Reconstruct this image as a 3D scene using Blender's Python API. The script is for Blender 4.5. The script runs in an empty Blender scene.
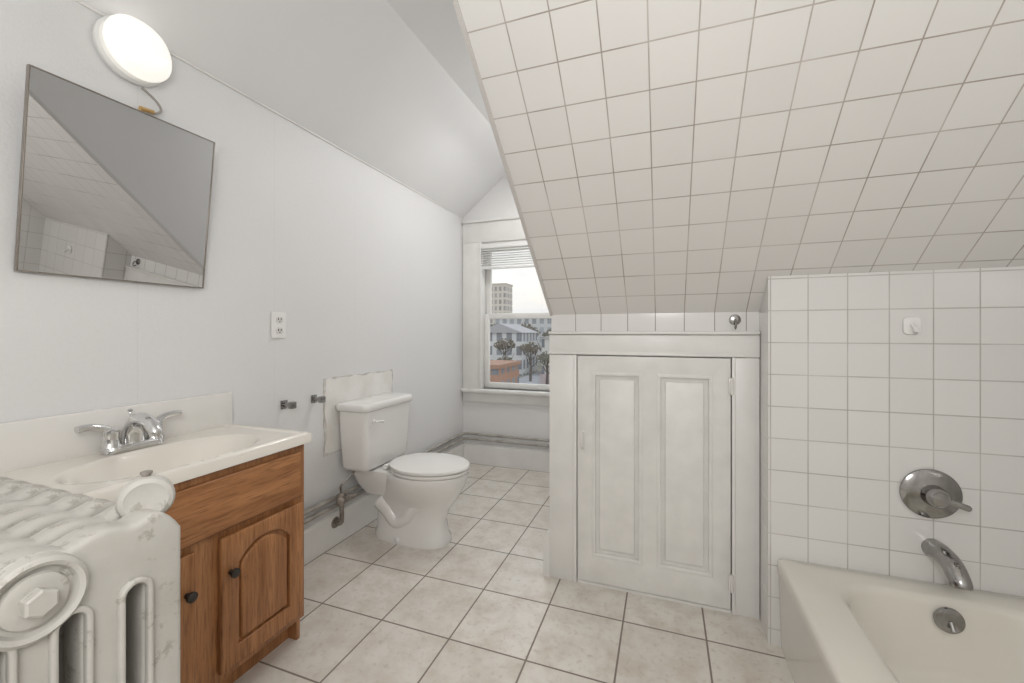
import bpy, bmesh, math, random
from mathutils import Vector, Matrix
random.seed(7)
S=bpy.context.scene; COL=S.collection
pi=math.pi
S.view_settings.view_transform='Standard'

# ---------------------------------------------------------------- materials
def nm(name):
    m=bpy.data.materials.new(name); m.use_nodes=True
    nt=m.node_tree; b=nt.nodes['Principled BSDF']; return m,nt,b
def lk(nt,a,b): nt.links.new(a,b)
def mathn(nt,op,a,b=None,clamp=False):
    n=nt.nodes.new('ShaderNodeMath'); n.operation=op; n.use_clamp=clamp
    for i,v in enumerate((a,b)):
        if v is None: continue
        if isinstance(v,(int,float)): n.inputs[i].default_value=v
        else: lk(nt,v,n.inputs[i])
    return n.outputs[0]
def mixc(nt,fac,a,b,blend='MIX'):
    n=nt.nodes.new('ShaderNodeMix'); n.data_type='RGBA'; n.blend_type=blend
    if isinstance(fac,(int,float)): n.inputs[0].default_value=fac
    else: lk(nt,fac,n.inputs[0])
    for i,v in ((6,a),(7,b)):
        if isinstance(v,(tuple,list)): n.inputs[i].default_value=(*v[:3],1)
        else: lk(nt,v,n.inputs[i])
    return n.outputs[2]
def noise(nt,scale,detail=4,vec=None,rough=.5):
    n=nt.nodes.new('ShaderNodeTexNoise'); n.inputs['Scale'].default_value=scale
    n.inputs['Detail'].default_value=detail; n.inputs['Roughness'].default_value=rough
    if vec is None:
        tc=nt.nodes.new('ShaderNodeTexCoord'); vec=tc.outputs['Object']
    lk(nt,vec,n.inputs['Vector']); return n.outputs['Fac']
def ramp(nt,fac,p0,p1):
    n=nt.nodes.new('ShaderNodeMapRange'); n.inputs[1].default_value=p0; n.inputs[2].default_value=p1
    lk(nt,fac,n.inputs[0]); return n.outputs[0]
def bump(nt,b,h,strength=.2,dist=.002):
    n=nt.nodes.new('ShaderNodeBump'); n.inputs['Strength'].default_value=strength; n.inputs['Distance'].default_value=dist
    lk(nt,h,n.inputs['Height']); lk(nt,n.outputs[0],b.inputs['Normal'])
def plain(name,col,rough=.5,metal=0,var=0,vscale=8,bmp=0,bscale=80,coat=0,col2=None):
    m,nt,b=nm(name)
    b.inputs['Base Color'].default_value=(*col,1); b.inputs['Roughness'].default_value=rough
    b.inputs['Metallic'].default_value=metal; b.inputs['Coat Weight'].default_value=coat
    if var or col2:
        c2=col2 or tuple(c*(1-var) for c in col)
        f=ramp(nt,noise(nt,vscale),.35,.7)
        lk(nt,mixc(nt,f,col,c2),b.inputs['Base Color'])
    if bmp: bump(nt,b,noise(nt,bscale,3),bmp)
    return m
def tile(name,U,V,u0,v0,w,h,c1,c2,grout,mortar=.0025,rough=.12,marble=False,bmp=.35,gvar=None):
    m,nt,b=nm(name)
    tc=nt.nodes.new('ShaderNodeTexCoord')
    def dot(vec,off):
        n=nt.nodes.new('ShaderNodeVectorMath'); n.operation='DOT_PRODUCT'
        lk(nt,tc.outputs['Object'],n.inputs[0]); n.inputs[1].default_value=vec
        return mathn(nt,'SUBTRACT',n.outputs['Value'],off)
    cb=nt.nodes.new('ShaderNodeCombineXYZ'); lk(nt,dot(U,u0),cb.inputs[0]); lk(nt,dot(V,v0),cb.inputs[1])
    br=nt.nodes.new('ShaderNodeTexBrick'); br.offset=0; br.squash=1
    lk(nt,cb.outputs[0],br.inputs['Vector'])
    for k,v in (('Scale',1),('Mortar Size',mortar),('Mortar Smooth',.15),('Bias',0),('Brick Width',w),('Row Height',h)):
        br.inputs[k].default_value=v
    br.inputs['Color1'].default_value=(*c1,1); br.inputs['Color2'].default_value=(*c2,1)
    if gvar:
        g=mixc(nt,ramp(nt,noise(nt,5,3),.4,.65),grout,gvar); lk(nt,g,br.inputs['Mortar'])
    else: br.inputs['Mortar'].default_value=(*grout,1)
    col=br.outputs['Color']
    if marble:
        f=ramp(nt,noise(nt,9,7,rough=.65),.42,.72)
        inv=mathn(nt,'SUBTRACT',1,br.outputs['Fac'])
        f=mathn(nt,'MULTIPLY',f,inv)
        col=mixc(nt,mathn(nt,'MULTIPLY',f,.75),col,(.55,.475,.395))
        f2=mathn(nt,'MULTIPLY',ramp(nt,noise(nt,45,5),.55,.75),inv)
        col=mixc(nt,mathn(nt,'MULTIPLY',f2,.45),col,(.45,.38,.31))
    lk(nt,col,b.inputs['Base Color'])
    r=nt.nodes.new('ShaderNodeMapRange'); r.inputs[3].default_value=rough; r.inputs[4].default_value=.8
    lk(nt,br.outputs['Fac'],r.inputs[0]); lk(nt,r.outputs[0],b.inputs['Roughness'])
    inv=mathn(nt,'SUBTRACT',1,br.outputs['Fac'])
    wv=mathn(nt,'MULTIPLY',noise(nt,14,1),.35)
    bump(nt,b,mathn(nt,'ADD',inv,wv),bmp,.0015)
    return m
def wood(name,sc,ca=(.46,.215,.085),cb=(.27,.108,.037)):
    m,nt,b=nm(name)
    tc=nt.nodes.new('ShaderNodeTexCoord'); mp=nt.nodes.new('ShaderNodeMapping')
    lk(nt,tc.outputs['Object'],mp.inputs['Vector']); mp.inputs['Scale'].default_value=sc
    f=noise(nt,1.0,6,mp.outputs[0],.6)
    mp2=nt.nodes.new('ShaderNodeMapping'); lk(nt,tc.outputs['Object'],mp2.inputs['Vector'])
    mp2.inputs['Scale'].default_value=tuple(s*6 for s in sc)
    f2=noise(nt,1.0,3,mp2.outputs[0],.6)
    c=mixc(nt,ramp(nt,f,.35,.68),ca,cb)
    c=mixc(nt,mathn(nt,'MULTIPLY',ramp(nt,f2,.48,.70),.65),c,(.14,.050,.018))
    lk(nt,c,b.inputs['Base Color']); b.inputs['Roughness'].default_value=.38
    bump(nt,b,f2,.15,.001); return m

# wallpapered wall with faint vertical seams
def wallpaper():
    m,nt,b=nm('wallpaper_paint')
    tc=nt.nodes.new('ShaderNodeTexCoord'); sp=nt.nodes.new('ShaderNodeSeparateXYZ'); lk(nt,tc.outputs['Object'],sp.inputs[0])
    fr=mathn(nt,'FRACT',mathn(nt,'DIVIDE',mathn(nt,'ADD',sp.outputs[1],3-.435+.267-.267),.5345))
    d=mathn(nt,'ABSOLUTE',mathn(nt,'SUBTRACT',fr,.5))
    seam=mathn(nt,'LESS_THAN',d,.0030)
    c=mixc(nt,mathn(nt,'MULTIPLY',seam,.12),(.775,.775,.775),(.5,.48,.45))
    st=ramp(nt,noise(nt,2.2,5),.5,.8)
    c=mixc(nt,mathn(nt,'MULTIPLY',st,.08),c,(.62,.60,.57))
    fine=noise(nt,130,3)
    c=mixc(nt,mathn(nt,'MULTIPLY',ramp(nt,fine,.45,.75),.06),c,(.5,.49,.47))
    lk(nt,c,b.inputs['Base Color']); b.inputs['Roughness'].default_value=.5
    bump(nt,b,fine,.4,.002); return m
M={}
M['wallpaper']=wallpaper()
M['paint']=plain('wall_paint',(.79,.785,.78),.6,var=.04,vscale=3,bmp=.1)
M['ceil']=plain('ceiling_paint',(.83,.83,.83),.7,var=.03,vscale=2,bmp=.08)
M['trim']=plain('gloss_trim_paint',(.82,.81,.785),.35,var=.07,vscale=7,bmp=.08,bscale=40)
M['doorpaint']=plain('door_paint',(.82,.81,.78),.35,var=.08,vscale=12,bmp=.12,bscale=30)
T=.117
k=.79; n=math.hypot(1,k); sv=(0,-1/n,k/n)
v0=sv[1]*1.94+sv[2]*1.23
gr=(.38,.34,.30)
M['slope']=tile('tile_slope',(1,0,0),sv,-.507,v0,T,T,(.80,.785,.765),(.765,.75,.73),gr,.0019,.1,gvar=(.58,.54,.50))
M['tubtile']=tile('tile_tub',(1,1,0),(0,0,1),.366+1.78,1.345-T*12,T,T,(.775,.765,.745),(.745,.735,.715),(.46,.435,.405),.0019,.1,gvar=(.60,.575,.54))
M['kneetile']=tile('tile_knee',(1,0,0),(0,0,1),-.507,1.148,T,T,(.79,.78,.765),(.77,.76,.745),gr,.0020,.1)
M['floor']=tile('tile_floor',(1,0,0),(0,1,0),-.76,1.72,.302,.322,(.78,.745,.69),(.72,.68,.625),(.24,.205,.17),.0036,.28,marble=True,bmp=.3)
M['chrome']=plain('chrome',(.72,.72,.72),.13,1)
M['nickel']=plain('worn_nickel',(.40,.39,.38),.16,1,var=.3,vscale=20)
M['porc']=plain('porcelain',(.83,.82,.80),.12,coat=.3)
M['seat']=plain('seat_plastic',(.84,.83,.81),.22)
M['tub']=plain('tub_enamel',(.77,.74,.67),.18,var=.06,vscale=3,coat=.3)
M['marble']=plain('cultured_marble',(.82,.78,.71),.16,var=.05,vscale=5,coat=.3)
M['splash']=plain('backsplash_marble',(.80,.78,.75),.2,var=.04,vscale=5,coat=.2)
M['oakv']=wood('oak_vertical',(26,26,2.2))
M['oakh']=wood('oak_horizontal',(26,2.2,26))
M['dark']=plain('dark_shadow',(.02,.02,.02),.6)
M['bronze']=plain('dark_bronze',(.06,.055,.05),.35,.8)
M['frame']=plain('mirror_frame_metal',(.30,.27,.24),.3,.7)
M['rust']=plain('tarnished_pipe',(.20,.17,.14),.5,.5,col2=(.42,.39,.36),vscale=30,bmp=.3)
M['pipe']=plain('painted_pipe',(.46,.44,.41),.5,col2=(.30,.27,.24),vscale=14)
M['plastic']=plain('white_plastic',(.85,.85,.83),.3)
M['patch']=plain('bare_plaster',(.87,.86,.83),.8,col2=(.76,.74,.70),vscale=7,bmp=.35,bscale=30)
M['patchedge']=plain('torn_paper_edge',(.50,.47,.43),.8,col2=(.75,.74,.72),vscale=25)
M['blind']=plain('blind_vinyl',(.86,.86,.84),.45)
M['yellow']=plain('brass_wire',(.70,.45,.18),.35,.6)
M['edge']=plain('edge_metal',(.66,.64,.62),.3,.2)
# radiator paint
m,nt,b=nm('chipped_radiator_paint')
f=ramp(nt,noise(nt,26,8,rough=.75),.57,.62); g=ramp(nt,noise(nt,5,5,rough=.6),.38,.72)
c=mixc(nt,mathn(nt,'MULTIPLY',g,.6),(.53,.515,.48),(.36,.34,.305))
c=mixc(nt,mathn(nt,'MULTIPLY',f,.45),c,(.22,.19,.15)); lk(nt,c,b.inputs['Base Color']); b.inputs['Roughness'].default_value=.55
bump(nt,b,noise(nt,40,6),.35,.003); M['rad']=m
# mirror
m,nt,b=nm('mirror_glass'); b.inputs['Base Color'].default_value=(.68,.68,.68,1); b.inputs['Metallic'].default_value=1; b.inputs['Roughness'].default_value=.01; M['mirror']=m
# lamp
m,nt,b=nm('lit_opal_glass'); b.inputs['Base Color'].default_value=(.80,.78,.74,1)
b.inputs['Emission Color'].default_value=(1,.96,.88,1); b.inputs['Emission Strength'].default_value=.6; b.inputs['Roughness'].default_value=.15; M['lamp']=m
# glass
m,nt,b=nm('window_glass'); nt.nodes.remove(b)
tr=nt.nodes.new('ShaderNodeBsdfTransparent'); gl=nt.nodes.new('ShaderNodeBsdfGlossy'); gl.inputs['Roughness'].default_value=.02
mx=nt.nodes.new('ShaderNodeMixShader'); mx.inputs[0].default_value=.05
lk(nt,tr.outputs[0],mx.inputs[1]); lk(nt,gl.outputs[0],mx.inputs[2]); lk(nt,mx.outputs[0],nt.nodes['Material Output'].inputs[0]); M['glass']=m

# ---------------------------------------------------------------- mesh helpers
def add(bm,tmp,mi=0,mat=None):
    if mat is not None: bmesh.ops.transform(tmp,matrix=mat,verts=tmp.verts)
    for f in tmp.faces: f.material_index=mi
    me=bpy.data.meshes.new('t'); tmp.to_mesh(me); tmp.free(); bm.from_mesh(me); bpy.data.meshes.remove(me)
def box(bm,x0,x1,y0,y1,z0,z1,bev=0,mi=0,seg=2):
    t=bmesh.new(); bmesh.ops.create_cube(t,size=1)
    for v in t.verts:
        v.co=Vector(((x0+x1)/2+v.co.x*(x1-x0),(y0+y1)/2+v.co.y*(y1-y0),(z0+z1)/2+v.co.z*(z1-z0)))
    if bev: bmesh.ops.bevel(t,geom=t.edges[:],offset=bev,segments=seg,affect='EDGES',profile=.5)
    add(bm,t,mi)
def prism(bm,pts,axis,a0,a1,mi=0):
    t=bmesh.new()
    def P(p,a):
        return {'x':(a,p[0],p[1]),'y':(p[0],a,p[1]),'z':(p[0],p[1],a)}[axis]
    A=[t.verts.new(P(p,a0)) for p in pts]; B=[t.verts.new(P(p,a1)) for p in pts]
    t.faces.new(A); t.faces.new(B[::-1]); N=len(pts)
    for i in range(N): t.faces.new((A[i],B[i],B[(i+1)%N],A[(i+1)%N]))
    bmesh.ops.recalc_face_normals(t,faces=t.faces[:]); add(bm,t,mi)
def loft(bm,rings,c0=True,c1=True,mi=0,closed=True):
    t=bmesh.new(); R=[[t.verts.new(p) for p in r] for r in rings]; N=len(R[0])
    for a,b_ in zip(R,R[1:]):
        for i in range(N if closed else N-1): t.faces.new((a[i],a[(i+1)%N],b_[(i+1)%N],b_[i]))
    if c0: t.faces.new(R[0][::-1])
    if c1: t.faces.new(R[-1])
    bmesh.ops.recalc_face_normals(t,faces=t.faces[:]); add(bm,t,mi)
def tube(bm,pts,r,seg=12,mi=0):
    pts=[Vector(p) for p in pts]; N=len(pts)
    rs=r if isinstance(r,(list,tuple)) else [r]*N
    tan=[(pts[min(i+1,N-1)]-pts[max(i-1,0)]).normalized() for i in range(N)]
    up=Vector((0,0,1)) if abs(tan[0].z)<.9 else Vector((1,0,0))
    nrm=(up-tan[0]*up.dot(tan[0])).normalized(); rings=[]
    for i in range(N):
        nrm=(nrm-tan[i]*nrm.dot(tan[i])).normalized(); bn=tan[i].cross(nrm)
        rings.append([pts[i]+(nrm*math.cos(2*pi*j/seg)+bn*math.sin(2*pi*j/seg))*rs[min(i,len(rs)-1)] for j in range(seg)])
    loft(bm,rings,mi=mi)
def lathe(bm,o,ax,prof,seg=36,mi=0):
    o=Vector(o); ax=Vector(ax).normalized()
    up=Vector((0,0,1)) if abs(ax.z)<.9 else Vector((1,0,0))
    u=(up-ax*up.dot(ax)).normalized(); w=ax.cross(u)
    loft(bm,[[o+ax*d+(u*math.cos(2*pi*j/seg)+w*math.sin(2*pi*j/seg))*max(r,.0004) for j in range(seg)] for d,r in prof],mi=mi)
def smooth_path(pts,n=8):
    pts=[Vector(p) for p in pts]; P=[pts[0]]+pts+[pts[-1]]; out=[]
    for i in range(1,len(P)-2):
        for j in range(n):
            t=j/n; a,b_,c,d=P[i-1],P[i],P[i+1],P[i+2]
            out.append(.5*((2*b_)+(-a+c)*t+(2*a-5*b_+4*c-d)*t*t+(-a+3*b_-3*c+d)*t**3))
    out.append(pts[-1]); return out
def curve_bm(outlines,thick,bev=0,res=2):
    cu=bpy.data.curves.new('c','CURVE'); cu.dimensions='2D'; cu.fill_mode='BOTH'
    cu.extrude=max(thick/2-bev,0); cu.bevel_depth=bev; cu.bevel_resolution=res; cu.offset=-bev
    for o in outlines:
        s=cu.splines.new('POLY'); s.points.add(len(o)-1)
        for p,q in zip(s.points,o): p.co=(q[0],q[1],0,1)
        s.use_cyclic_u=True
    ob=bpy.data.objects.new('c',cu); COL.objects.link(ob)
    bpy.context.view_layer.update()
    me=bpy.data.meshes.new_from_object(ob.evaluated_get(bpy.context.evaluated_depsgraph_get()))
    bm=bmesh.new(); bm.from_mesh(me); bpy.data.meshes.remove(me)
    bpy.data.objects.remove(ob); bpy.data.curves.remove(cu)
    bmesh.ops.remove_doubles(bm,verts=bm.verts[:],dist=1e-5)
    bmesh.ops.recalc_face_normals(bm,faces=bm.faces[:])
    return bm
def MX(x):   # local x->Y, y->Z, z->X
    return Matrix(((0,0,1,x),(1,0,0,0),(0,1,0,0),(0,0,0,1)))
def MY(y):   # local x->X, y->Z, z->-Y
    return Matrix(((1,0,0,0),(0,0,-1,y),(0,1,0,0),(0,0,0,1)))
def rrect(x0,x1,y0,y1,r,n=6):
    out=[]
    for cx,cy,a in ((x1-r,y0+r,-pi/2),(x1-r,y1-r,0),(x0+r,y1-r,pi/2),(x0+r,y0+r,pi)):
        for i in range(n+1):
            t=a+pi/2*i/n; out.append((cx+r*math.cos(t),cy+r*math.sin(t)))
    return out
def finish(name,bm,mats,origin=(0,0,0),smooth=True,ang=35):
    o=Vector(origin)
    bmesh.ops.translate(bm,vec=-o,verts=bm.verts)
    me=bpy.data.meshes.new(name); bm.to_mesh(me); bm.free()
    for m_ in (mats if isinstance(mats,(list,tuple)) else [mats]): me.materials.append(M[m_] if isinstance(m_,str) else m_)
    if smooth:
        for p in me.polygons: p.use_smooth=True
        me.set_sharp_from_angle(angle=math.radians(ang))
    ob=bpy.data.objects.new(name,me); COL.objects.link(ob); return ob
def struct(name,bm,mats,label,smooth=False,cat='room'):
    ob=finish(name,bm,mats,(0,0,0),smooth); ob['kind']='structure'; ob['label']=label; ob['category']=cat; return ob
def solo(name,bm,mats,base,label,cat,smooth=True):
    ob=finish(name,bm,mats,base,smooth); ob.location=base; ob['label']=label; ob['category']=cat; return ob
def thing(name,base,label,cat,kind=None):
    e=bpy.data.objects.new(name,None); e.empty_display_size=.05; e.location=base; COL.objects.link(e)
    e['label']=label; e['category']=cat; e['_b']=tuple(base)
    if kind: e['kind']=kind
    return e
def part(par,name,bm,mats,label=None,smooth=True,ang=35):
    r=par
    while r.parent: r=r.parent
    ob=finish(name,bm,mats,tuple(r['_b']),smooth,ang); ob.parent=par
    if label: ob['label']=label
    return ob
B=bmesh.new

# ---------------------------------------------------------------- dimensions
XL=-1.69; XR=1.15; YF=3.37; YN=-1.0; XC=-.508; YK=1.94; YT=1.78; HC=2.615; ZW=2.168; XS=-1.157
def zs(y): return 1.23+(YK-y)*k
YTOP=YK-(HC-1.23)/k
# ---------------------------------------------------------------- shell
bm=B(); box(bm,XL-.1,XR+.1,YN-.1,YF+.15,-.08,0); struct('floor',bm,'floor','beige marbled square ceramic floor tiles with dark grout',cat='floor')
bm=B(); box(bm,XL-.1,XL,YN-.1,YF+.15,0,ZW); struct('wall_left',bm,'wallpaper','pale grey painted wallpaper wall beside the vanity',cat='wall')
bm=B(); prism(bm,[(XL,ZW),(XS,HC),(XS,HC+.06),(XL-.1,ZW)],'y',YN-.1,YF+.15)
box(bm,XS,XC+.04,YN-.1,YF+.15,HC,HC+.06); box(bm,XC+.04,XR+.1,YN-.1,YTOP+.05,HC,HC+.06)
struct('ceiling',bm,'ceil','white painted ceiling with a sloping side',cat='ceiling')
bm=B(); prism(bm,[(YK,1.23),(YTOP,HC),(YTOP+.05,HC+.05),(YK+.06,1.26)],'x',XC+.003,XR+.1)
struct('ceiling_slope',bm,'slope','sloping ceiling covered in white square ceramic tiles',cat='ceiling')
bm=B(); prism(bm,[(YK+.004,0),(YF,0),(YF,HC),(YTOP+.012,HC),(YK+.012,1.232),(YK+.004,1.2)],'x',XC,XC+.04)
struct('wall_cheek',bm,'paint','white painted side wall of the window alcove',cat='wall')
bm=B(); box(bm,XC,.358,YK,YK+.06,0,1.145); box(bm,XC+.003,.358,YK-.004,YK+.06,1.145,1.232,mi=1)
struct('wall_knee',bm,['paint','kneetile'],'low knee wall with a single row of white tiles on top',cat='wall')
bm=B(); prism(bm,[(YT,0),(YK+.06,0),(YK+.06,1.17),(YK,1.229),(YT,zs(YT)-.001)],'x',.358,XR)
struct('wall_tub',bm,'tubtile','white square tiled wall at the end of the bathtub',cat='wall')
bm=B(); prism(bm,[(YN,0),(YK+.05,0),(YK+.05,zs(YK)),(YTOP,HC),(YN,HC)],'x',XR,XR+.1)
struct('wall_right',bm,'tubtile','white tiled side wall above the bathtub',cat='wall')
bm=B(); prism(bm,[(XL,0),(XR,0),(XR,HC),(XS,HC),(XL,ZW)],'y',YN-.1,YN)
struct('wall_near',bm,'paint','plain white painted wall',cat='wall')
wx0,wx1,wz0,wz1=-1.525,-.675,.655,1.93
bm=B(); box(bm,XL,XC,YF,YF+.15,0,wz0); box(bm,XL,wx0,YF,YF+.15,wz0,wz1); box(bm,wx1,XC,YF,YF+.15,wz0,wz1)
prism(bm,[(XL,wz1),(XC,wz1),(XC,HC),(XS,HC),(XL,ZW)],'y',YF,YF+.15)
struct('wall_far',bm,'paint','white painted gable wall around the window',cat='wall')
# trims
bm=B(); box(bm,XL,XL+.007,YN,YF,ZW-.010,ZW,.003); struct('trim_1',bm,'trim','thin white strip where wall meets sloping ceiling',cat='trim')
bm=B(); prism(bm,[(YK-.004,1.225),(YTOP-.004,HC-.003),(YTOP+.01,HC),(YK+.01,1.24)],'x',XC-.004,XC+.009)
struct('trim_2',bm,'edge','grey metal edging along the tiled slope',cat='trim')
# baseboards
def bb(name,pts,axis,a0,a1):
    bm=B(); prism(bm,pts,axis,a0,a1); struct(name,bm,'trim','white painted wooden baseboard',cat='baseboard')
bb('baseboard_left',[(XL,0),(XL+.022,0),(XL+.022,.155),(XL+.014,.17),(XL,.18)],'y',1.23,YF)
bb('baseboard_far',[(YF,0),(YF-.035,0),(YF-.035,.155),(YF-.02,.175),(YF,.18)],'x',XL+.022,XC-.022)
bb('baseboard_cheek',[(XC,0),(XC-.03,0),(XC-.03,.17),(XC-.02,.19),(XC-.012,.21),(XC,.21)],'y',YK-.03,YF-.035)
# knee door casing
bm=B(); box(bm,XC-.002,-.380,YK-.026,YK,0,1.045,.003); box(bm,.256,.356,YK-.026,YK,0,1.045,.003)
box(bm,XC-.002,.356,YK-.030,YK,1.047,1.137,.003); box(bm,XC-.004,.356,YK-.040,YK,1.139,1.153,.004)
box(bm,-.396,-.381,YK-.032,YK,0.0,1.046,.003); box(bm,.256,.27,YK-.032,YK,0.0,1.046,.003); box(bm,XC-.003,.3,YK-.034,YK,1.047,1.062,.003)
box(bm,-.379,.255,YK-.022,YK,0,.012)
struct('trim_3',bm,'trim','white painted wooden casing around the low access door',True,cat='trim')
# access door
D=thing('door_1',(-.06,YK-.012,.012),'low white painted two-panel access door with small handle','door','structure')
x0,x1,z0,z1=-.377,.252,.016,1.042
P1=(x0+.068,x0+.282,z0+.12,z1-.075); P2=(x1-.282,x1-.068,z0+.12,z1-.075)
bm=B()
t=curve_bm([rrect(x0,x1,z0,z1,.002,1)]+[rrect(*p,.002,1)[::-1] for p in (P1,P2)],.024,.002,1)
add(bm,t,0,MY(YK-.014))
for p in (P1,P2):
    box(bm,p[0],p[1],YK-.010,YK-.002,p[2],p[3])
    t=curve_bm([rrect(p[0]-.004,p[1]+.004,p[2]-.004,p[3]+.004,.003,1),rrect(p[0]+.014,p[1]-.014,p[2]+.014,p[3]-.014,.002,1)[::-1]],.022,.005,2); add(bm,t,0,MY(YK-.017))
    t=curve_bm([rrect(p[0]+.03,p[1]-.03,p[2]+.03,p[3]-.03,.002,1)],.010,.004,2); add(bm,t,0,MY(YK-.013))
slab=part(D,'door_panel',bm,'doorpaint')
bm=B(); tube(bm,smooth_path([(-.352,YK-.027,.69),(-.352,YK-.045,.685),(-.352,YK-.048,.66),(-.352,YK-.045,.63),(-.352,YK-.027,.62)]),.006,10)
box(bm,-.361,-.343,YK-.031,YK-.026,.605,.705,.002); part(slab,'handle',bm,'trim')
for z in (.93,.13):
    bm=B(); tube(bm,[(.255,YK-.036,z-.035),(.255,YK-.036,z+.035)],.006,10); box(bm,.244,.266,YK-.034,YK-.031,z-.03,z+.03,.001)
    part(slab,'hinge',bm,'splash')

# ---------------------------------------------------------------- window
WN=thing('window_1',(-1.1,YF,wz0),'white painted double-hung sash window with wide casing','window','structure')
bm=B(); box(bm,XL+.004,wx0,YF-.022,YF-.001,wz0,wz1+.0,.003); box(bm,wx1,-.52,YF-.022,YF-.001,wz0,wz1,.003)
box(bm,XL+.004,-.52,YF-.024,YF-.001,wz1,2.105,.003); box(bm,XL+.003,-.515,YF-.04,YF-.001,2.105,2.13,.004)
box(bm,wx0-.0,wx0+.022,YF-.03,YF+.14,wz0,wz1,.002); box(bm,wx1-.022,wx1,YF-.03,YF+.14,wz0,wz1,.002); box(bm,wx0,wx1,YF-.01,YF+.14,wz1-.02,wz1,.002)
part(WN,'casing',bm,'trim')
bm=B(); box(bm,XL+.003,-.515,YF-.06,YF+.14,wz0-.03,wz0,.006); box(bm,XL+.004,-.53,YF-.022,YF-.001,.54,wz0-.03,.003); part(WN,'sill',bm,'trim')
def sash(nm_,y,z0,z1):
    bm=B(); a,b_=wx0+.024,wx1-.024
    for q in ((a,a+.045,z0,z1),(b_-.045,b_,z0,z1),(a+.045,b_-.045,z0,z0+.05),(a+.045,b_-.045,z1-.045,z1)): box(bm,q[0],q[1],y,y+.032,q[2],q[3],.003)
    s=part(WN,nm_,bm,'trim')
    bm=B(); box(bm,a+.045,b_-.045,y+.014,y+.018,z0+.05,z1-.045); part(s,'glass',bm,'glass',smooth=False)
sash('upper_sash',YF+.075,1.265,wz1-.022); sash('lower_sash',YF+.035,wz0+.002,1.31)
BL=thing('window_blind',(-1.1,YF-.01,1.75),'raised white slatted blind at the top of the window','blind')
yb=YF-.018
bm=B(); box(bm,wx0+.026,wx1-.026,yb-.02,yb+.03,1.872,1.905,.004); part(BL,'headrail',bm,'blind')
bm=B()
for i in range(8):
    z=1.714+i*.0195
    prism(bm,[(yb-.020,z),(yb+.008,z+.0165),(yb+.008,z+.0180),(yb-.020,z+.0015)],'x',wx0+.028,wx1-.028)
part(BL,'slats',bm,'blind',smooth=False)
bm=B(); box(bm,wx0+.028,wx1-.028,yb-.018,yb+.010,1.692,1.712,.003); part(BL,'bottom_rail',bm,'blind')

# ---------------------------------------------------------------- mirror (hangs leaning forward)
ym0,ym1=.616,1.114; zm0,zm1=1.319,1.876
MR=thing('mirror',(XL+.006,(ym0+ym1)/2,zm0),'rectangular wall mirror in a thin metal frame, leaning forward','mirror')
bm=B(); box(bm,XL+.010,XL+.018,ym0+.003,ym1-.003,zm0+.003,zm1-.003); part(MR,'mirror_glass',bm,'mirror',smooth=False)
bm=B()
for q in ((ym0,ym0+.004,zm0,zm1),(ym1-.004,ym1,zm0,zm1),(ym0+.004,ym1-.004,zm0,zm0+.004),(ym0+.004,ym1-.004,zm1-.004,zm1)): box(bm,XL+.006,XL+.021,*q,.0012)
part(MR,'frame',bm,'frame')
MR.rotation_euler=(0,math.radians(6.8),0)

# ---------------------------------------------------------------- wall lamp
LP=thing('wall_lamp',(XL,.90,2.09),'round white wall light with lit opal glass dome','lamp')
c=(XL,.885,2.085)
bm=B(); lathe(bm,c,(1,0,0),[(.001,.090),(.008,.100),(.02,.101),(.03,.094),(.034,.082),(.034,.001)]); part(LP,'base',bm,'plastic')
bm=B(); lathe(bm,c,(1,0,0),[(.035,.072),(.040,.086),(.048,.094),(.058,.096),(.068,.090),(.074,.083),(.080,.081),(.088,.075),(.098,.060),(.106,.035),(.109,.001)],48); part(LP,'lamp_shade',bm,'lamp')
bm=B(); tube(bm,smooth_path([(XL+.012,.915,1.985),(XL+.02,.955,1.955),(XL+.025,.965,1.925),(XL+.02,.935,1.905),(XL+.02,.91,1.912)]),.004,8); part(LP,'wire',bm,'pipe')
bm=B(); tube(bm,[(XL+.02,.945,1.912),(XL+.02,.905,1.908)],.008,10); part(LP,'wire_connector',bm,'yellow')

# ---------------------------------------------------------------- outlet
OU=thing('electrical_outlet',(XL,1.463,1.12),'white double electrical outlet on the wall','outlet')
t=curve_bm([rrect(1.425,1.501,1.121,1.241,.006,4)],.007,.002); bm=B(); add(bm,t,0,MX(XL+.0045)); part(OU,'cover_plate',bm,'plastic')
for z in (1.206,1.156):
    bm=B(); t=curve_bm([rrect(1.446,1.480,z-.015,z+.015,.010,5)],.004,.001); add(bm,t,0,MX(XL+.009))
    for y in (1.456,1.47): box(bm,XL+.0105,XL+.0118,y-.002,y+.002,z-.002,z+.009,mi=1)
    lathe(bm,(XL+.0105,1.463,z-.008),(1,0,0),[(0,.003),(.0013,.003)],10,1)
    part(OU,'socket',bm,['splash','dark'])

# ---------------------------------------------------------------- paper holder
TP=thing('toilet_paper_holder',(XL,1.58,.80),'pair of chrome toilet paper holder posts without roller','toilet paper holder')
for y in (1.492,1.672):
    bm=B(); box(bm,XL+.001,XL+.007,y-.018,y+.018,.788,.828,.002); tube(bm,[(XL+.006,y,.808),(XL+.05,y,.808)],.010,14)
    box(bm,XL+.042,XL+.068,y-.015,y+.015,.792,.824,.005); part(TP,'post',bm,'nickel')

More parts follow.
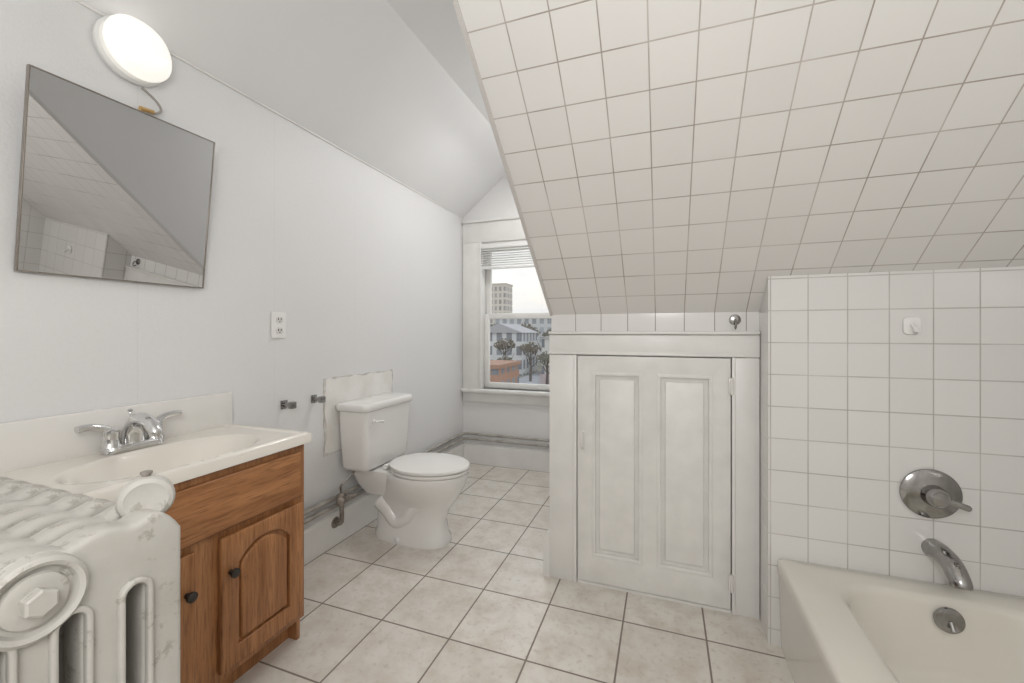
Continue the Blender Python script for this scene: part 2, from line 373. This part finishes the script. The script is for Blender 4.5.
# plaster patch
def ragged(g,j):
    o=[]
    for a,b_,n_ in (((1.745-g,.50-g),(2.33+g,.50-g),12),((2.33+g,.50-g),(2.33+g,.90+g),10),((2.33+g,.90+g),(1.745-g,.90+g),16),((1.745-g,.90+g),(1.745-g,.50-g),10)):
        for i in range(n_):
            s=i/n_; o.append((a[0]+(b_[0]-a[0])*s+random.uniform(-j,j),a[1]+(b_[1]-a[1])*s+random.uniform(-j,j)))
    return o
bm=B(); add(bm,curve_bm([ragged(.003,.006)],.003,.0005),1,MX(XL+.0016)); add(bm,curve_bm([ragged(-.004,.006)],.004,.001),0,MX(XL+.003)); struct('trim_4',bm,['patch','patchedge'],'rough bare plaster patch behind the toilet tank',cat='wall patch')

# ---------------------------------------------------------------- vanity
vx=-1.27; vy0,vy1=.485,1.212
VA=thing('vanity_cabinet',(-1.48,.85,0),'oak bathroom vanity cabinet with arched panel doors','cabinet')
bm=B()
box(bm,XL+.024,vx-.0205,vy1-.016,vy1,.0,.735,.001); box(bm,XL+.024,vx-.0205,vy0,vy0+.016,.0,.735,.001)
box(bm,XL+.024,vx-.0205,vy0+.016,vy1-.016,.09,.105); box(bm,XL+.004,XL+.012,vy0+.016,vy1-.016,.1,.735)
add(bm,curve_bm([rrect(vy0,vy1,.088,.735,.001,1),rrect(vy0+.035,.80,.135,.51,.001,1)[::-1],rrect(.90,vy1-.035,.135,.51,.001,1)[::-1]],.02,.001,1),0,MX(vx-.010))
box(bm,vx-.075,vx-.06,vy0+.016,vy1-.016,0,.09)
part(VA,'body',bm,'oakv')
def front(y0,y1,z0,z1):
    bm=B(); add(bm,curve_bm([rrect(y0,y1,z0,z1,.002,1)],.018,.005,2),0,MX(vx+.010))
    return part(VA,'drawer_front',bm,'oakh')
front(.515,1.185,.548,.712)
def arch(y0,y1,z0,z1,rise,n=16):
    o=[(y0,z0),(y1,z0),(y1,z1-rise)]
    for i in range(1,n):
        s=i/n; o.append((y1+(y0-y1)*s,z1-rise+rise*(math.sin(pi*s)**.8)))
    o.append((y0,z1-rise)); return o
def vdoor(y0,y1,kn):
    z0,z1=.115,.525; bm=B()
    a=arch(y0+.055,y1-.055,z0+.06,z1-.045,.05)
    add(bm,curve_bm([rrect(y0,y1,z0,z1,.002,1),a[::-1]],.018,.004,2),0,MX(vx+.010))
    box(bm,vx+.002,vx+.006,y0+.05,y1-.05,z0+.05,z1-.04)
    add(bm,curve_bm([arch(y0+.065,y1-.065,z0+.07,z1-.055,.05)],.012,.009,3),0,MX(vx+.010))
    d=part(VA,'door',bm,'oakv')
    bm=B(); lathe(bm,(vx+.0195,kn,.415),(1,0,0),[(0,.008),(.006,.006),(.012,.008),(.017,.014),(.024,.014),(.028,.008),(.029,.001)],20); part(d,'knob',bm,'bronze')
vdoor(.888,1.188,.915); vdoor(.515,.815,.79)

# counter top with integral basin
ZC=.772
VT=thing('bathroom_sink',(-1.47,.85,.735),'cream cultured marble sink counter with integral oval basin','sink')
cx0,cx1,cy0,cy1=XL+.002,-1.25,.468,1.228
bm=B(); nx,ny=56,90; sc_=(-1.425,.862); rx,ry=.152,.25
t=bmesh.new(); G=[]
for i in range(nx+1):
    row=[]
    for j in range(ny+1):
        x=cx0+(cx1-cx0)*i/nx; y=cy0+(cy1-cy0)*j/ny
        d=math.hypot((x-sc_[0])/rx,(y-sc_[1])/ry)
        z=ZC
        if d<1.05:
            s=max(0,min(1,(1.05-d)/.55)); z=ZC-.13*(s*s*(3-2*s))**.75
        e=min(cx1-x,y-cy0,cy1-y)
        z+= .005*max(0,min(1,1-abs(e-.016)/.014)) if d>1.05 else 0
        if e<.006: z-=.004*(1-e/.006)
        row.append(t.verts.new((x,y,z)))
    G.append(row)
for i in range(nx):
    for j in range(ny): t.faces.new((G[i][j],G[i+1][j],G[i+1][j+1],G[i][j+1]))
loop=[G[i][0] for i in range(nx+1)]+[G[nx][j] for j in range(1,ny+1)]+[G[i][ny] for i in range(nx-1,-1,-1)]+[G[0][j] for j in range(ny-1,0,-1)]
low=[t.verts.new((v.co.x,v.co.y,.737)) for v in loop]
for i in range(len(loop)):
    j=(i+1)%len(loop); t.faces.new((loop[i],low[i],low[j],loop[j]))
bmesh.ops.recalc_face_normals(t,faces=t.faces[:]); add(bm,t)
top=part(VT,'counter',bm,'marble',ang=60)
bm=B(); box(bm,XL+.002,XL+.024,cy0,cy1,ZC-.002,.905,.005); part(VT,'backsplash',bm,'splash')
bm=B(); lathe(bm,(sc_[0],sc_[1],ZC-.1305),(0,0,1),[(0,.026),(.003,.026),(.005,.02),(.003,.012),(.004,.001)],24); part(VT,'drain',bm,'chrome')

# faucet
fx,fy,fz=-1.618,.860,ZC+.002
FA=thing('faucet',(fx,fy,fz),'chrome two-handle bathroom faucet','faucet')
bm=B(); loft(bm,[[(fx+p[0]*s,fy+p[1]*s,fz+z) for p in rrect(-.028,.028,-.082,.082,.027,8)] for z,s in ((0,1),(.010,1),(.018,.94),(.022,.8))]); part(FA,'base',bm,'chrome')
bm=B(); tube(bm,smooth_path([(fx-.005,fy,fz+.015),(fx,fy,fz+.06),(fx+.03,fy,fz+.092),(fx+.07,fy,fz+.09),(fx+.105,fy,fz+.065),(fx+.108,fy,fz+.05)]),[.030-.014*i/40 for i in range(41)],16)
tube(bm,[(fx-.018,fy,fz+.03),(fx-.018,fy,fz+.115)],.003,8); lathe(bm,(fx-.018,fy,fz+.115),(0,0,1),[(0,.003),(.003,.007),(.009,.007),(.012,.002)],12)
part(FA,'spout',bm,'chrome')
for s in (-1,1):
    y=fy+s*.060; bm=B()
    lathe(bm,(fx,y,fz+.018),(0,0,1),[(0,.025),(.012,.022),(.03,.019),(.04,.021),(.052,.020),(.06,.010),(.061,.001)],24)
    pts=smooth_path([(fx,y,fz+.068),(fx-.005,y+s*.025,fz+.082),(fx-.004,y+s*.055,fz+.090),(fx-.002,y+s*.080,fz+.088)],6); L=len(pts)-1
    tube(bm,pts,[.014-.006*math.sin(pi*i/L*.5)+.003*(i/L) for i in range(L+1)],12)
    part(FA,'handle',bm,'chrome')

# ---------------------------------------------------------------- toilet
ty=2.03; TO=thing('toilet',(-1.35,ty,0),'white two-piece toilet with closed lid','toilet')
def egg(c,rf,rb,w,z,n=40,e=1.0):
    o=[]
    for i in range(n):
        a=2*pi*i/n; ca,sa=math.cos(a),math.sin(a)
        ca=math.copysign(abs(ca)**e,ca); sa=math.copysign(abs(sa)**e,sa)
        o.append((XL+c+(rf if ca>0 else rb)*ca,ty+w*sa,z))
    return o
bm=B()
loft(bm,[egg(.37,.215,.24,.110,0,e=.75),egg(.37,.215,.24,.112,.025,e=.75),egg(.37,.20,.23,.100,.05,e=.75),egg(.375,.185,.235,.088,.12,e=.75),
 egg(.39,.195,.245,.092,.19,e=.85),egg(.42,.215,.26,.125,.25),egg(.435,.235,.25,.158,.31),egg(.44,.246,.24,.176,.355),egg(.44,.25,.235,.182,.375),egg(.44,.246,.23,.178,.386)])
loft(bm,[[(XL+.17+p[0],ty+p[1],z) for p in rrect(-w,.16,-h,h,.04,6)] for z,w,h in ((.24,.09,.08),(.30,.125,.11),(.36,.14,.13),(.388,.142,.135))])
for s in (-1,1):
    tube(bm,smooth_path([(XL+.50,ty+s*.044,.23),(XL+.42,ty+s*.056,.20),(XL+.36,ty+s*.056,.13),(XL+.30,ty+s*.056,.105),(XL+.24,ty+s*.054,.16),(XL+.18,ty+s*.048,.20)]),.046,16)
bowl=part(TO,'bowl',bm,'porc',ang=50)
for s in (-1,1):
    bm=B(); lathe(bm,(XL+.33,ty+s*.106,.02),(0,s*.3,1),[(0,.014),(.012,.014),(.02,.009),(.022,.001)],14); part(bowl,'bolt_cap',bm,'porc')
bm=B(); loft(bm,[egg(.45,.238,.20,.176,.389),egg(.45,.244,.205,.181,.396),egg(.45,.242,.205,.18,.408)]); part(TO,'seat',bm,'seat')
bm=B(); loft(bm,[egg(.45,.244,.21,.181,.4125),egg(.45,.248,.212,.184,.419),egg(.45,.244,.21,.181,.428),egg(.45,.20,.17,.14,.435),egg(.45,.08,.08,.06,.4375)])
for s in (-1,1): lathe(bm,(XL+.237,ty+s*.07-.02,.405),(0,1,0),[(0,.013),(.04,.013)],14)
part(TO,'seat_lid',bm,'seat',ang=50)
def tk(z,x0,x1,h,r=.03): return [(XL+p[0],ty+p[1],z) for p in rrect(x0,x1,-h,h,r,6)]
bm=B(); loft(bm,[tk(.392,.05,.17,.17),tk(.40,.032,.188,.188),tk(.42,.026,.196,.198),tk(.60,.020,.204,.21),tk(.722,.018,.208,.215)]); part(TO,'tank',bm,'porc',ang=50)
bm=B(); loft(bm,[tk(.7225,.012,.214,.222),tk(.73,.008,.220,.228),tk(.754,.008,.220,.228),tk(.763,.013,.214,.222),tk(.766,.03,.20,.20)]); part(TO,'tank_lid',bm,'porc',ang=50)
bm=B(); lathe(bm,(XL+.206,ty-.15,.665),(1,0,0),[(0,.014),(.008,.014),(.012,.008),(.02,.006)],14); tube(bm,[(XL+.224,ty-.155,.665),(XL+.226,ty-.12,.662),(XL+.224,ty-.085,.655)],[.006,.005,.007],10); part(TO,'flush_lever',bm,'porc')

# supply valve
sy=1.80
SV=thing('water_supply_valve',(-1.62,sy,.13),'tarnished water supply valve with pipe beside the toilet','valve')
bm=B(); tube(bm,smooth_path([(XL+.023,sy,.125),(-1.64,sy,.125),(-1.625,sy,.14),(-1.625,sy,.20),(-1.625,sy,.26)]),.012,12); lathe(bm,(XL+.023,sy,.125),(1,0,0),[(0,.03),(.006,.026),(.010,.014)],20); part(SV,'pipe',bm,'rust')
bm=B(); lathe(bm,(-1.625,sy,.235),(0,0,1),[(0,.016),(.015,.022),(.04,.022),(.055,.014)],12); lathe(bm,(-1.625,sy,.262),(.6,-.8,0),[(0,.014),(.03,.014),(.033,.008),(.045,.008)],12); tube(bm,[(-1.625,sy,.262),(-1.60,sy+.03,.262),(-1.585,sy+.05,.262)],.012,10); part(SV,'valve_body',bm,'rust')
bm=B(); lathe(bm,(-1.598,sy-.036,.262),(.6,-.8,0),[(0,.02),(.004,.024),(.010,.024),(.014,.018),(.015,.001)],16); part(SV,'valve_handle',bm,'rust')
bm=B(); tube(bm,smooth_path([(-1.625,sy,.285),(-1.635,sy+.005,.32),(-1.62,sy+.03,.35),(-1.60,sy+.07,.386)]),.006,8); part(SV,'supply_hose',bm,'nickel')

# heating pipes
for z,r,off in ((.262,.012,.028),(.218,.012,.028)):
    bm=B(); x=XL+off; y=YF-off-.012
    pts=[(x,1.245,z),(x,2.0,z),(x,2.8,z),(x,y-.05,z)]+[(x+.05-.05*math.cos(a),y-.05+.05*math.sin(a),z) for a in (pi/8,pi/4,3*pi/8,pi/2)]+[(-1.1,y,z),(XC-.032,y,z)]
    tube(bm,pts,r,12); solo('heating_pipe',bm,'pipe',(x,1.3,z),'painted heating pipe running above the baseboard','pipe')

# ---------------------------------------------------------------- radiator
RD=thing('radiator',(-1.08,.28,0),'old white cast-iron column radiator with chipped dingy paint','radiator')
yc=.28; pt=.07
def sec_outline():
    o=[(yc-.165,.075),(yc-.15,.06),(yc+.15,.06),(yc+.165,.075)]
    o+= [(yc+.17,.2),(yc+.17,.6)]
    N=40
    for i in range(N+1):
        a=yc+.17-.34*i/N; d=abs(a-yc)
        z=.868+.010*abs(math.cos(pi*(a-yc)/pt)); e=max(0,(d-.125)/.045); z-=.03*e*e
        o.append((a,z))
    o+= [(yc-.17,.6),(yc-.17,.2)]
    return o
slots=[rrect(yc+s*pt-.0125,yc+s*pt+.0125,.15,.785,.0124,5)[::-1] for s in (-1.5,-.5,.5,1.5)]
def section(x,th=.040,bv=.014):
    bm=B(); add(bm,curve_bm([sec_outline()]+slots,th,bv,4),0,MX(x))
    for zz in (.828,.115):
        lathe(bm,(x-.031,yc,zz),(1,0,0),[(0,.03),(.062,.03)],24)
    return bm
s0=None
for i in range(11):
    x=-.748-.062*i
    if i==0:
        bm=section(x,.052,.009)
        for yy in (yc-.13,yc+.13): lathe(bm,(x,yy,.001),(0,0,1),[(0,.028),(.02,.024),(.08,.02)],14)
        for zz in (.825,.115): lathe(bm,(x+.022,yc,zz),(1,0,0),[(0,.052),(.012,.050),(.017,.045),(.014,.040),(.006,.037)],36)
        # raised lips around the slots
        for s in slots:
            lp=[(p[0],p[1]) for p in s[::-1]]; cy_=sum(p[0] for p in lp)/len(lp)
            outr=rrect(cy_-.021,cy_+.021,.141,.794,.0208,5); inn=rrect(cy_-.0135,cy_+.0135,.149,.786,.0134,5)[::-1]
            add(bm,curve_bm([outr,inn],.012,.003,2),0,MX(x+.028))
        part(RD,'section',bm,'rad')
        bm=B(); lathe(bm,(x+.026,yc,.825),(1,0,0),[(0,.033),(.008,.031),(.010,.027),(.010,.02)],24); lathe(bm,(x+.032,yc,.825),(1,0,0),[(0,.017),(.016,.017),(.018,.014),(.018,.001)],6)
        part(RD,'plug',bm,'rad')
    elif s0 is None:
        bm=section(x); s0=part(RD,'section',bm,'rad'); x_s0=x
    else:
        c_=s0.copy(); c_.location=(x-x_s0,0,0); c_.parent=RD; COL.objects.link(c_)
bm=B(); dx=Vector((.86,-.5,0)).normalized(); o=Vector((-.768,.425,.888))
tube(bm,[(-.80,.40,.86),(-.79,.412,.876)],.016,12)
lathe(bm,o-dx*.012,dx,[(0,.012),(.001,.029),(.005,.035),(.016,.036),(.022,.033),(.025,.027),(.023,.022),(.023,.001)],28)
part(RD,'air_valve',bm,'rad')
bm=B(); lathe(bm,o+Vector((0,0,.032)),(0,0,1),[(0,.006),(.006,.006),(.007,.008),(.010,.008),(.012,.001)],14); part(RD,'valve_screw',bm,'rust')

# ---------------------------------------------------------------- bathtub
tx0,tx1,tY0,tY1=.386,XR-.003,.26,YT-.003
BT=thing('bathtub',(.77,1.0,0),'white enamelled built-in bathtub with flat apron','bathtub')
def tr(z,i0,i1,j0,j1,r): return [(p[0],p[1],z) for p in rrect(tx0+i0,tx1-i1,tY0+j0,tY1-j1,r,10)]
ZR=.325
bm=B(); loft(bm,[tr(0,.012,0,0,0,.006),tr(.27,.004,0,0,0,.006),tr(.29,0,0,0,0,.008),tr(ZR-.012,0,0,0,0,.012),tr(ZR-.003,.003,.0,.0,.0,.014),tr(ZR,.012,.004,.004,.004,.02),
 tr(ZR-.003,.125,.06,.11,.075,.13),tr(ZR-.008,.138,.068,.12,.083,.13),tr(ZR-.03,.15,.075,.135,.09,.13),tr(.12,.18,.10,.21,.115,.13),tr(.07,.20,.12,.25,.135,.13),tr(.05,.24,.16,.30,.175,.11),tr(.045,.30,.22,.4,.24,.08)])
part(BT,'tub_body',bm,'tub',ang=60)
bm=B(); yy=tY1-.096
lathe(bm,(.822,yy,.262),(0,-1,.08),[(0,.036),(.006,.038),(.012,.036),(.015,.026),(.016,.001)],30); tube(bm,[(.822,yy-.015,.262),(.822,yy-.03,.242)],.006,10); part(BT,'overflow_plate',bm,'nickel')
TS=thing('tub_spout',(.832,YT,.44),'chrome bathtub spout on the tiled wall','faucet')
bm=B(); pts=smooth_path([(.832,YT-.001,.437),(.832,YT-.05,.440),(.832,YT-.10,.430),(.832,YT-.135,.402),(.832,YT-.142,.385)]); n_=len(pts)
tube(bm,pts,[.031-.006*i/n_ for i in range(n_)],20); lathe(bm,(.832,YT-.128,.430),(0,0,1),[(0,.006),(.01,.006),(.013,.009),(.02,.009),(.022,.001)],12); part(TS,'spout',bm,'nickel')
TV=thing('shower_valve',(.823,YT,.617),'round chrome shower valve plate with lever handle','shower valve')
c=(.823,YT,.617)
bm=B(); lathe(bm,c,(0,-1,0),[(.0,.078),(.004,.081),(.010,.080),(.016,.070),(.018,.055),(.022,.04),(.024,.03),(.024,.001)],48); part(TV,'plate',bm,'nickel')
bm=B(); lathe(bm,(.823,YT-.024,.617),(0,-1,0),[(0,.034),(.02,.032),(.035,.029),(.045,.022),(.048,.001)],28)
tube(bm,smooth_path([(.823,YT-.052,.617),(.86,YT-.060,.608),(.895,YT-.062,.597)]),[.018,.017,.016,.015,.014,.013,.012,.011,.011,.011,.010,.010,.010,.010,.010,.009,.007],12); part(TV,'lever',bm,'nickel')

# hooks
bm=B(); t=curve_bm([rrect(.752,.800,1.142,1.20,.012,5)],.006,.002); add(bm,t,0,MY(YT-.0042)); tube(bm,smooth_path([(.776,YT-.006,1.175),(.776,YT-.02,1.165),(.776,YT-.03,1.15),(.776,YT-.028,1.162)],5),.006,10)
solo('wall_hook',bm,'plastic',(.776,YT,1.14),'small white adhesive hook on the tub tiles','hook')
HK=thing('towel_hook',(.27,YK-.005,1.17),'small metal hook on the tile row above the access door','hook')
bm=B(); lathe(bm,(.27,YK-.005,1.20),(0,-1,0),[(0,.022),(.004,.022),(.006,.017),(.007,.001)],20); part(HK,'plate',bm,'nickel')
bm=B(); tube(bm,smooth_path([(.27,YK-.011,1.20),(.27,YK-.03,1.195),(.27,YK-.035,1.175),(.27,YK-.025,1.165),(.27,YK-.018,1.172)]),.004,8); part(HK,'hook',bm,'nickel')

# ---------------------------------------------------------------- outside
def om(name,c,c2=None,sc=.5): return plain(name,c,.8,col2=c2,vscale=sc)
OG=om('grass_asphalt',(.20,.21,.17),(.30,.28,.24),.08); OR=om('asphalt',(.36,.37,.40),(.30,.31,.33),.3)
bm=B(); box(bm,-400,300,YF+8,600,-7.2,-7); struct('ground',bm,OG,'grass and dirt around the street below',cat='ground')
bm=B(); box(bm,-24,-15,YF+9,200,-7,-6.95); struct('road',bm,OR,'grey asphalt street below',cat='road')
def bld(name,x0,x1,y0,y1,z1,wall,lab,ww=3,wh=3,roof=None,win=(.16,.17,.19)):
    e=thing(name,((x0+x1)/2,(y0+y1)/2,-7),lab,'building')
    bm=B(); box(bm,x0,x1,y0,y1,-7,z1)
    mt=tile(name+'_facade',(1,1,0),(0,0,1),0,z1-wh*.1,ww,wh,win,tuple(c*1.5 for c in win),wall,ww*.24,.5,bmp=0)
    part(e,'walls',bm,mt,smooth=False)
    bm=B()
    if roof: prism(bm,[(x0-.4,z1),(x1+.4,z1),((x0+x1)/2,z1+roof[0])],'y',y0-.3,y1+.3)
    else: box(bm,x0-.2,x1+.2,y0-.2,y1+.2,z1,z1+.5)
    part(e,'roof',bm,om(name+'_roof',roof[1] if roof else tuple(c*.85 for c in wall)),smooth=False)
    return e
bld('apartment_tower',-59,-53,139,146,18,(.60,.56,.50),'tall pale tan apartment tower with rows of dark windows',1.7,2.3,win=(.24,.23,.22))
bld('office_building',-46,-20,112,125,5.0,(.54,.55,.56),'long low grey office building',2.2,2.6,win=(.24,.26,.28))
bld('grey_house',-34,-25,74,84,1.0,(.56,.57,.58),'grey clapboard house with pitched roof',2.0,2.6,roof=(1.8,(.36,.36,.38)))
bld('white_building',-22,-15,77,84,-.2,(.62,.61,.58),'pale low building with pitched roof',2.0,2.6,roof=(1.4,(.40,.39,.38)))
bld('brick_building',-26,-19.3,48,56,-3.4,(.38,.22,.15),'low brick building with flat roof',2.0,2.0)
TB=om('bark',(.12,.11,.10)); TF=[om('foliage_a',(.13,.14,.10),(.20,.19,.14),.8),om('foliage_b',(.18,.15,.11),(.13,.12,.09),.8)]
def sphere_blob(bm,x,y,z,r):
    t=bmesh.new(); bmesh.ops.create_icosphere(t,subdivisions=1,radius=r)
    for v in t.verts: v.co*=random.uniform(.6,1.4)
    add(bm,t,0,Matrix.Translation((x,y,z)))
for i,(x,y,h,r) in enumerate(((-16.5,60.5,4.4,1.7),(-20.8,66,5.6,2.0),(-13.0,66,5.0,2.0),(-26.0,68,6.0,2.1),(-42,103,8.6,3.6),(-33.5,102,8.6,3.6),(-25,103,8.0,3.4),(-31,90,7.6,2.6),(-23.5,92,7.4,2.8),(-23.6,61.5,3.6,1.5),(-28.3,92.5,7.9,1.7))):
    e=thing('tree',(x,y,-7),'bare-branched autumn tree beside the street','tree')
    bm=B(); tube(bm,[(x,y,-7),(x+.1,y,-7+h*.5),(x,y,-7+h)],[.25,.18,.08],8)
    for a in range(7):
        an=a*2.4; zz=-7+h*(.4+.07*a); tube(bm,[(x,y,zz),(x+math.cos(an)*r*.5,y+math.sin(an)*r*.5,zz+r*.4),(x+math.cos(an)*r*.8,y+math.sin(an)*r*.8,zz+r)],[.09,.06,.03],6)
    part(e,'trunk',bm,TB)
    bm=B()
    for a in range(170):
        an=random.uniform(0,2*pi); rr=r*.9*math.sqrt(random.random())
        sphere_blob(bm,x+rr*math.cos(an),y+rr*math.sin(an),-7+h+random.uniform(-.7,.6)*r*(1.15-rr/r),r*random.uniform(.04,.10))
    part(e,'foliage',bm,TF[i%2],smooth=False)
bm=B(); box(bm,-18.3,-10,62.9,63.05,-7,-5.4)
for i in range(8): box(bm,-18.3+i*1.15,-18.2+i*1.15,62.8,62.9,-7,-5.2)
solo('fence',bm,om('fence_paint',(.62,.60,.62),(.45,.24,.2),.4),(-14,63,-7),'pale painted street fence with reddish patches','fence',False)

# ---------------------------------------------------------------- world & lights
w=bpy.data.worlds.new('World'); S.world=w; w.use_nodes=True; nt=w.node_tree; bg=nt.nodes['Background']
tc=nt.nodes.new('ShaderNodeTexCoord'); sp=nt.nodes.new('ShaderNodeSeparateXYZ'); lk(nt,tc.outputs['Generated'],sp.inputs[0])
g=nt.nodes.new('ShaderNodeMapRange'); g.inputs[1].default_value=0; g.inputs[2].default_value=.35; lk(nt,sp.outputs[2],g.inputs[0])
mp=nt.nodes.new('ShaderNodeMapping'); mp.inputs['Scale'].default_value=(3,3,12); lk(nt,tc.outputs['Generated'],mp.inputs[0])
nn=nt.nodes.new('ShaderNodeTexNoise'); nn.inputs['Scale'].default_value=2; nn.inputs['Detail'].default_value=5; lk(nt,mp.outputs[0],nn.inputs['Vector'])
c=mixc(nt,g.outputs[0],(.68,.635,.56),(.90,.95,1.0)); c=mixc(nt,mathn(nt,'MULTIPLY',ramp(nt,nn.outputs[0],.42,.62),.7),c,(.62,.63,.65))
lk(nt,c,bg.inputs[0]); bg.inputs[1].default_value=1.5
def area(name,loc,rot,size,e,col=(1,1,1)):
    l=bpy.data.lights.new(name,'AREA'); l.size=size; l.energy=e; l.color=col
    o=bpy.data.objects.new(name,l); o.location=loc; o.rotation_euler=rot; COL.objects.link(o)
def point(name,loc,r,e,col=(1,1,1)):
    l=bpy.data.lights.new(name,'POINT'); l.shadow_soft_size=r; l.energy=e; l.color=col
    o=bpy.data.objects.new(name,l); o.location=loc; COL.objects.link(o)
point('room_fill_light',(.0,-.35,1.6),.3,38,(1,.985,.962))  # added soft fill behind the camera, not a fixture of the room
area('alcove_fill_light',(-.80,2.55,2.56),(0,math.radians(-8),0),.42,10,(1,.99,.975))  # unseen fill added to brighten the alcove; no ceiling fixture there

# ---------------------------------------------------------------- camera
cd=bpy.data.cameras.new('Camera'); cd.sensor_width=36; cd.lens=36*420/1024; cd.shift_y=-9.5/1024; cd.clip_start=.02; cd.clip_end=1500
co=bpy.data.objects.new('Camera',cd); co.location=(0,0,1.15); co.rotation_euler=(pi/2,0,math.radians(20)); COL.objects.link(co); S.camera=co
for o in bpy.data.objects:
    if '_b' in o: del o['_b']
